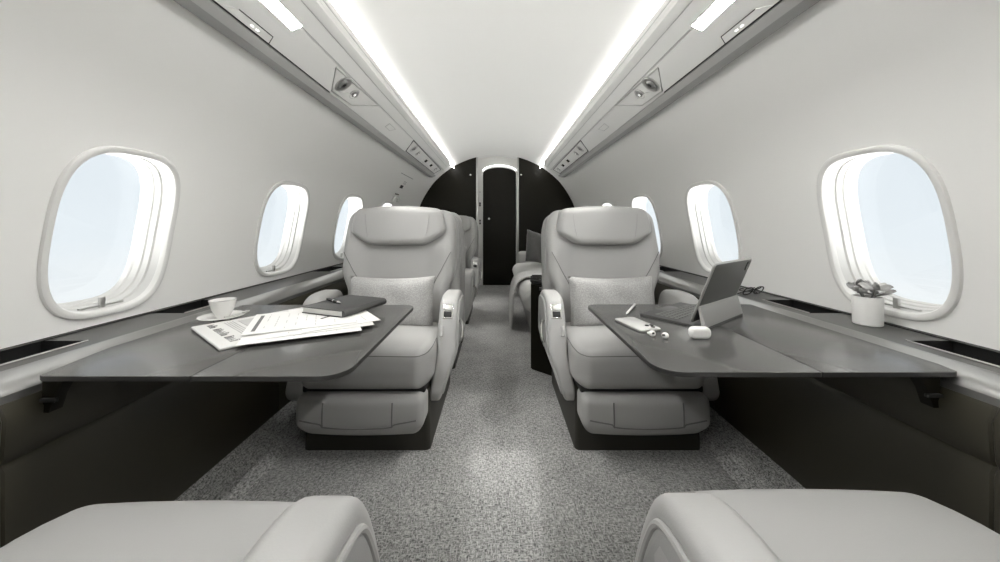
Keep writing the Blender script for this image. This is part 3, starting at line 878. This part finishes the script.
# newspaper: masthead of ragged strokes, columns of text and a picture block
def lines(x0, x1, y0, y1, step, th, ragged=.2, along='x'):
    out = []; p = y0
    while p < y1:
        e = x1 - random.random() * ragged * (x1 - x0)
        out.append((x0, e, p, p + th) if along == 'x' else (p, p + th, x0, e)); p += step
    return out
head_marks = []
x = .030
for k in range(15):                                   # masthead letters: ragged dark strokes
    hgt = .016 + random.random() * .009
    if k not in (3, 10):
        head_marks += [(x, x + .0020, .032, .032 + hgt), (x + .0074, x + .0092, .032, .030 + hgt * .8)]
        head_marks += [random.choice([(x, x + .009, .032, .0336), (x, x + .009, .0288 + hgt, .0304 + hgt), (x, x + .009, .040, .0416)])]
    x += .0158
txt = lines(.030, .28, .075, .100, .007, .0022, .25)
cols = []
for c0 in (.03, .10, .17, .24): cols += lines(c0, c0 + .055, .175, .36, .006, .0018, .15)
pic = [(.035, .15, .110, .160)]
Npos = (-.929, 1.061); u = (.784, -.62); v = (.62, .784)
newspaper = sheet('newspaper', Npos, u, v, .295, .40, ZT + .0008, .0075, M['news'], 'folded newspaper with dark masthead lying beside the saucer', 'newspaper', None,
      {'ink': head_marks, 'ink_mid': txt + cols + pic + [(.16, .285, .112, .115), (.16, .285, .122, .125), (.16, .27, .132, .135), (.16, .28, .142, .145)]}, True)
def frame_from(A, Bp, Cp):
    """A far-left, B near-left, C near-right corner of a sheet -> corner, u, v"""
    u_ = Vector((Cp[0] - Bp[0], Cp[1] - Bp[1])); lu = u_.length; u_.normalize()
    v_ = Vector((-u_.y, u_.x)); lv = abs(Vector((A[0] - Bp[0], A[1] - Bp[1])).dot(v_))
    return Bp, u_, v_, lu, lv
docs = [((-.80, 1.20), (-.665, .890), (-.455, .990), 'printed report sheet at the bottom of the fanned papers', 3),
        ((-.79, 1.17), (-.640, .930), (-.395, 1.060), 'printed sheet in the middle of the fanned papers', 2),
        ((-.70, 1.27), (-.545, .985), (-.371, 1.118), 'printed sheet whose pointed corner reaches past the notebook', 4),
        ((-.822, 1.172), (-.700, .955), (-.435, 1.085), 'top printed sheet with a thick bar and a small table of figures', 1)]
z = ZT + .0098
for k, (A, Bp, Cp, lab, sd) in enumerate(docs):
    c, u_, v_, lu, lv = frame_from(A, Bp, Cp); random.seed(sd)
    if k in (0, 1): lu = .30
    ls = []
    for r in range(8):
        xx = .045 + r * .027
        if xx > lu - .03: break
        p = .028
        while p < lv - .03:
            q = p + random.uniform(.010, .034)
            if random.random() < (.85 if r % 3 else .5): ls.append((xx, xx + .0018, p, min(q, lv - .025)))
            p = q + random.uniform(.006, .016)
    dash = [(lu * .72, lu * .72 + .012, lv - .06 - .035 * q, lv - .045 - .035 * q) for q in range(3)]
    mk = {'ink_mid': ls + dash, 'ink': [(.018, .028, .03, lv - .03)]} if k == 3 else {'ink_mid': ls, 'ink': dash}
    sheet('document', (c[0], c[1]), u_, v_, lu, lv, z, .0008, M['paper'], lab, 'paper', 'fanned papers', mk)
    z += .0016
ZN = z
# notebook with pen
nb_c = Vector((-.668, 1.195)); ua = math.atan2(-.063, .165)
t = thing('notebook', 'closed dark notebook with pale page edges lying on the papers', 'notebook', (nb_c.x, nb_c.y, ZN), ua)
w_, l_ = .180, .215
ol = rrect(0, w_, 0, l_, [.004, .012, .012, .004], 5)
obj('cover', soft_extrude(ol, .0195, .0225, .0012, lambda a, b, c: (a, b, c), 2), M['notebook'], t)
obj('back_cover', soft_extrude(ol, 0, .003, .0012, lambda a, b, c: (a, b, c), 2), M['notebook'], t, label='dark back cover')
obj('pages', box(.003, w_ - .006, .003, l_ - .003, .003, .0195, .001), M['paper'], t, label='pale page block')
obj('spine', tube([(w_ - .004, .004, .01125), (w_ - .004, l_ - .004, .01125)], .0112, 12), M['notebook'], t)
obj('ribbon', box(.120, .126, -.030, .02, -.0005, .0006), M['ink'], t, label='dark ribbon marker')
t = thing('ballpoint_pen', 'dark ballpoint pen with chrome tip lying on the notebook', 'pen', (-.585, 1.255, ZN + .0225 + .0055), R(-40))
obj('barrel', lathe([(.0005, -.055), (.004, -.053), (.0052, -.04), (.0055, 0), (.0052, .03)], 16, cap=(True, True)), M['plastic_black'], t)
obj('tip', lathe([(.0052, .03), (.0045, .042), (.001, .055), (.0005, .056)], 16, cap=(True, True)), M['chrome'], t)
obj('ring', lathe([(.0052, -.004), (.006, -.003), (.006, .003), (.0052, .004)], 16, cap=(False, False)), M['chrome'], t)
obj('clip', box(-.0012, .0012, .0050, .0070, -.050, -.015, .0004), M['chrome'], t)
for ch in t.children: ch.rotation_euler = (0, R(90), 0)

# ---- right table items
va = math.atan2(.60, .80)
t = thing('tablet_computer', 'tablet propped up on its keyboard folio on the dark table', 'tablet', (.620, 1.105, ZT), va)
LX0, LX1 = -.022, .272
kb = obj('keyboard', soft_extrude(rrect(LX0, LX1, .006, .172, .008, 4), 0, .007, .0025, lambda a, b, c: (a, b, c), 3), M['keyboard'], t)
bm = bmesh.new()
for r in range(5):
    y0 = .078 + r * .0165
    if r == 0:
        xs3 = [(.0, .03), (.033, .05), (.053, .07), (.073, .165), (.168, .19), (.193, .25)]
    else:
        nk = 13; wk = .25 / nk; xs3 = [(k * wk, k * wk + wk - .003) for k in range(nk)]
    for a, b in xs3: box(a, b, .150 - r * .0165 - .0135 - .02, .150 - r * .0165 - .02, .0065, .0088, .0008, bm, 1)
# keys sit near the screen, track pad towards the user
for vtx in bm.verts: vtx.co.y = .172 - vtx.co.y + .004 if False else vtx.co.y
obj('key_rows', bm, M['keys'], kb)
obj('track_pad', soft_extrude(rrect(.075, .175, .132, .166, .003, 3), .0068, .0074, .0002, lambda a, b, c: (a, b, c), 2), M['keys'], kb)
a_scr = math.atan2(-.0656, .18)     # lean
def scr(bm): rot_bm(bm, -a_scr, 'X'); return move_bm(bm, (0, 0, .018))
SH = .196
so = rrect(LX0, LX1, 0, SH, .010, 5)
obj('display_body', scr(soft_extrude(so, -.0075, 0, .002, lambda a, b, c: (a, c, b), 3)), M['tablet_back'], t)
obj('edge_band', scr(tube([(a, -.00375, b) for a, b in so], .0040, 8, closed=True)), M['steel'], t, label='bright metal rim')
obj('screen', scr(box(LX0 + .008, LX1 - .008, 0, .0006, .008, SH - .008)), M['lens'], t)
bm = scr(soft_extrude(rrect(LX1 - .036, LX1 - .006, SH - .040, SH - .008, .006, 3), -.0095, -.0070, .0008, lambda a, b, c: (a, c, b), 2)); obj('camera_bump', bm, M['plastic_black'], t)
# lower half of the cover folded out as a stand
fy0, fz0 = -.0164 - .010, .018 + .050
prof = [(fy0, fz0), (fy0 - .004, fz0 - .002), (-.046, .006), (-.044, 0), (-.036, 0), (-.034, .004), (fy0 + .004, fz0 - .004)]
bm = loft([[(x, y, z) for y, z in prof] for x in (LX0, LX0 + .002, LX1 - .002, LX1)]); obj('stand_flap', bm, M['flap'], t)
bm = loft([[(x, y, z) for y, z in ((-.046, 0), (-.046, .006), (.010, .006), (.010, 0))] for x in (LX0 + .002, LX1 - .002)]); obj('folio_base', bm, M['keyboard'], t)

pa = math.atan2(1.023 - 1.154, .421 - .385)
t = thing('smartphone', 'pale smartphone lying screen down on the dark table beside the earbuds', 'phone', (.385, 1.158, ZT), pa)
o_ = rrect(0, .138, 0, .076, .012, 5)
obj('body', soft_extrude(o_, 0, .0078, .0025, lambda a, b, c: (a, b, c), 3), M['steel'], t)
obj('back_glass', soft_extrude(inset(o_, .0015), .0076, .0084, .0004, lambda a, b, c: (a, b, c), 2), M['phone_back'], t)
cb = obj('camera_bump', soft_extrude(rrect(.098, .133, .036, .071, .008, 4), .008, .0100, .001, lambda a, b, c: (a, b, c), 2), M['phone_back'], t)
for (x, y) in ((.107, .045), (.107, .062), (.124, .053)):
    obj('camera_lens', lathe([(.0005, .0125), (.005, .0125), (.0062, .0120), (.0062, .0098)], 16, (x, y, 0), (True, False)), M['lens'], cb)

t = thing('stylus', 'white stylus lying on the dark table behind the smartphone', 'stylus', (.500, 1.305, ZT + .0045), math.atan2(1.385 - 1.225, .549 - .452))
obj('barrel', lathe([(.0005, -.084), (.0035, -.083), (.0045, -.080), (.0045, .065)], 16, cap=(True, False)), M['plastic_white'], t)
obj('nib', lathe([(.0045, .065), (.003, .080), (.0012, .088), (.0005, .089)], 16, cap=(False, True)), M['plastic_white'], t)
for ch in t.children: ch.rotation_euler = (0, R(-90), 0)

def earbud(loc, rz, label):
    t = thing('earbud', label, 'earbud', loc, rz, 'earbuds')
    bm = soft_box((.0095, .0085, .0085), .0083, (2, 2, 2), 5, None, (0, 0, .0085)); obj('shell', bm, M['plastic_white'], t, 80)
    bm = tube([(.001, .004, .0070), (.0015, .011, .0056), (.002, .019, .0044)], [.0046, .0038, .0034], 10); obj('stem', bm, M['plastic_white'], t, 80)
    bm = soft_box((.0040, .0012, .0028), .001, (1, 1, 1), 2, None, (-.004, -.0078, .0115)); obj('grille', bm, M['gap'], t)
earbud((.442, .996, ZT), R(20), 'white earbud lying closest to the smartphone')
earbud((.470, .978, ZT), R(-25), 'white earbud lying between the other earbud and their case')
t = thing('earbud_case', 'closed white earbud case standing on the dark table by the folio', 'case', (.566, .978, ZT), R(-6))
eo = rrect(-.0290, .0290, 0, .0340, .0150, 8)
obj('case_body', soft_extrude(eo, -.0116, .0116, .0095, lambda u, v, a: (u, a, min(v, .0218)), 6), M['plastic_white'], t, 60)
obj('lid', soft_extrude(eo, -.0116, .0116, .0095, lambda u, v, a: (u, a, max(v, .0221)), 6), M['plastic_white'], t, 60)

# ---- right ledge items
t = thing('potted_plant', 'small succulent in a white cylindrical pot on the window ledge', 'plant', (1.152, 1.088, ZLG))
obj('pot', lathe([(.0005, 0), (.032, 0), (.0345, .003), (.0355, .086), (.0348, .088), (.0325, .087), (.032, .074), (.0005, .074)], 40, cap=(True, True)), M['pot'], t)
obj('soil', lathe([(.0005, .0775), (.0322, .0775), (.0322, .073)], 24, cap=(True, False)), M['soil'], t)
random.seed(11)
def leaf_bm(base, direction, ln, wd, droop, roll=0):
    bm = bmesh.new(); d = Vector(direction).normalized(); up = Vector((0, 0, 1)); side = d.cross(up).normalized(); nn = side.cross(d)
    side, nn = side * math.cos(roll) + nn * math.sin(roll), nn * math.cos(roll) - side * math.sin(roll)
    rings = []
    for i in range(9):
        t_ = i / 8; w = wd * (.16 + 1.0 * math.sin(min(1, t_ * 1.02) * math.pi * .93 + .07) ** 1.0 * (.45 + .55 * t_)); th = .0032 * (1 - .75 * t_) + .0006
        if i == 8: w *= .35
        c = Vector(base) + d * ln * t_ + up * (-droop * t_ * t_) 
        rings.append([c + side * math.cos(a) * w + nn * (math.sin(a) * th + .004 * math.cos(a) ** 2 * t_) for a in [2 * math.pi * k / 10 for k in range(10)]])
    return loft(rings, bm=bm)
stems = [(-.012, .004, .022), (.014, -.004, .014), (.002, -.012, .034), (-.002, .012, .030)]
for i, (sx, sy, sz) in enumerate(stems):
    top = (sx * 1.5, sy * 1.5, .078 + sz)
    st = obj('stem', tube([(sx * .5, sy * .5, .072), (sx, sy, .074 + sz * .5), top], .0026, 7), M['leaf'], t)
    nl = 6
    for k in range(nl):
        a = 2 * math.pi * k / nl + i * .9 + random.random() * .5; el = random.uniform(.1, 1.2)
        bm = leaf_bm(top, (math.cos(a), math.sin(a), el), random.uniform(.032, .048), random.uniform(.011, .015), random.uniform(.0, .008), random.uniform(-1.1, 1.1))
        obj('leaf', bm, M['leaf_pale'] if (k + i) % 3 == 0 else M['leaf'], t, 60)

t = thing('eyeglasses', 'dark framed eyeglasses folded on the ledge behind the tablet', 'glasses', (1.128, 1.545, ZLG), R(20))
for q in (-1, 1):
    pts = []
    for k in range(28):
        a, b = sup(2 * math.pi * k / 28, .027, .0165, 2.6); pts.append((q * .034 + a, -.004 - b * .55, .0190 + b))
    rim = obj('rim', tube(pts, .0022, 8, closed=True), M['plastic_black'], t)
    obj('lens', loft([[(x, y + dy, z) for x, y, z in pts] for dy in (-.0006, .0006)]), M['glass'], rim)
    tp = catmull([(q * .062, -.006, .030), (q * .066, .006, .029), (q * .058, .014, .020), (q * .0, .020 + .004 * q, .012), (-q * .045, .022 + .004 * q, .006), (-q * .056, .023 + .004 * q, .0032)], 5, False)
    obj('temple', tube(tp, .0022, 8), M['plastic_black'], t)
obj('bridge', tube(catmull([(-.009, -.005, .028), (0, -.007, .032), (.009, -.005, .028)], 5, False), .0022, 8), M['plastic_black'], t)

# ---- exit placard on the left wall, aft
t = thing('exit_marking', 'vertical row of small dark icons and a white handle on wall aft of the windows', 'sign', wall_pt(-1, 3.78, 1.356))
L0 = Vector(t.location)
def on_wall(y0, y1, z0, z1, d=.003, s=-1):
    a = [Vector(wall_pt(s, y, z, .001)) - L0 for y, z in ((y0, z0), (y1, z0), (y1, z1), (y0, z1))]
    b = [Vector(wall_pt(s, y, z, -d)) - L0 for y, z in ((y0, z0), (y1, z0), (y1, z1), (y0, z1))]
    return loft([a, b])
obj('seam_line', on_wall(3.58, 4.08, 1.440, 1.445), M['leather_dim'], t)
obj('icon', on_wall(3.84, 3.93, 1.385, 1.388), M['piping'], t)
obj('icon', on_wall(3.84, 3.93, 1.362, 1.365), M['piping'], t)
obj('icon', on_wall(3.84, 3.93, 1.373, 1.376), M['leather_dim'], t)
obj('icon', on_wall(3.80, 3.90, 1.315, 1.345), M['gap'], t, label='black square icon')
obj('icon', on_wall(3.76, 3.90, 1.240, 1.252), M['ink'], t, label='dark arrow mark')
pts = [Vector(wall_pt(-1, y, z, -.012)) - L0 for y, z in ((3.74, 1.17), (3.76, 1.21), (3.83, 1.222), (3.90, 1.21), (3.92, 1.17))]
obj('pull_handle', tube(catmull([tuple(p) for p in pts], 5, False), .016, 10), M['bezel'], t)

# ------------------------------------------------------------------ sky outside
SKYLO, SKYHI = 1.75, .10      # tenths: unseen sky below, brightened as added cabin light; overhead even with horizon
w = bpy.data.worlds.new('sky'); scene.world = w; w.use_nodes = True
nt = w.node_tree; bg = nt.nodes['Background']
tc = nt.nodes.new('ShaderNodeTexCoord'); sp_ = nt.nodes.new('ShaderNodeSeparateXYZ'); nt.links.new(tc.outputs['Generated'], sp_.inputs[0])
cr = nt.nodes.new('ShaderNodeValToRGB'); e = cr.color_ramp.elements
mr = nt.nodes.new('ShaderNodeMapRange'); mr.inputs['From Min'].default_value = -.25; mr.inputs['From Max'].default_value = .35
nz = nt.nodes.new('ShaderNodeTexNoise'); nz.inputs['Scale'].default_value = 3.5; nz.inputs['Detail'].default_value = 5
mp = nt.nodes.new('ShaderNodeMapping'); mp.inputs['Scale'].default_value = (1, 1, 4)
nt.links.new(tc.outputs['Generated'], mp.inputs['Vector']); nt.links.new(mp.outputs['Vector'], nz.inputs['Vector'])
ma = nt.nodes.new('ShaderNodeMath'); ma.operation = 'MULTIPLY_ADD'; ma.inputs[1].default_value = -.16
nt.links.new(nz.outputs['Fac'], ma.inputs[0]); nt.links.new(sp_.outputs['Z'], ma.inputs[2])
ma2 = nt.nodes.new('ShaderNodeMath'); ma2.operation = 'ADD'; ma2.inputs[1].default_value = .08; nt.links.new(ma.outputs[0], ma2.inputs[0])
nt.links.new(ma2.outputs[0], mr.inputs['Value']); nt.links.new(mr.outputs[0], cr.inputs['Fac'])
e[0].position = 0; e[0].color = (1.06, 1.06, 1.04, 1)
e[1].position = 1; e[1].color = (.83, .90, .96, 1)
x = e.new(.35); x.color = (.91, .97, 1.01, 1)
neu = nt.nodes.new('ShaderNodeMixRGB'); ab = nt.nodes.new('ShaderNodeMath'); ab.operation = 'ABSOLUTE'; nt.links.new(sp_.outputs['Z'], ab.inputs[0])
nr = nt.nodes.new('ShaderNodeMapRange'); nr.inputs['From Min'].default_value = .2; nr.inputs['From Max'].default_value = .42; nt.links.new(ab.outputs[0], nr.inputs['Value'])
neu.inputs['Color2'].default_value = (1, .99, .96, 1); nt.links.new(nr.outputs[0], neu.inputs['Fac']); nt.links.new(cr.outputs['Color'], neu.inputs['Color1'])
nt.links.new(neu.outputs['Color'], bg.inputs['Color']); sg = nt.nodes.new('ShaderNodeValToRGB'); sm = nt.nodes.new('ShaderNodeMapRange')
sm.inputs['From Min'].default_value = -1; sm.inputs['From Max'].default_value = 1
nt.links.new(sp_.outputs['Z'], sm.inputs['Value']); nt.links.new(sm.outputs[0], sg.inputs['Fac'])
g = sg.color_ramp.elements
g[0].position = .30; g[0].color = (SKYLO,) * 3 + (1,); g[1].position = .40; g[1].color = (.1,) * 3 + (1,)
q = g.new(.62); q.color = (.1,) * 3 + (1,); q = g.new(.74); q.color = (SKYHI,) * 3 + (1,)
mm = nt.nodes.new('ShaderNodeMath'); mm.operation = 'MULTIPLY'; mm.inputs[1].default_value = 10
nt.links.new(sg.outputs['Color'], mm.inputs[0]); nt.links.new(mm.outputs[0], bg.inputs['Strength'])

# ------------------------------------------------------------------ camera and view
cam = bpy.data.cameras.new('camera'); co = bpy.data.objects.new('camera', cam); C.objects.link(co)
co.location = (0, 0, .92); co.rotation_euler = (R(90), 0, 0)
cam.sensor_width = 36; cam.lens = 350 * 36 / 1000; cam.shift_x = .003; cam.shift_y = -.057; cam.clip_start = .02
scene.camera = co
vs = scene.view_settings
vs.view_transform = 'Standard'; vs.look = 'None'; vs.gamma = 1; vs.use_curve_mapping = False; vs.exposure = 0
scene.cycles.max_bounces = 10; scene.cycles.diffuse_bounces = 8; scene.cycles.glossy_bounces = 4; scene.cycles.transparent_max_bounces = 16
scene.cycles.use_denoising = True; scene.cycles.sample_clamp_indirect = 6
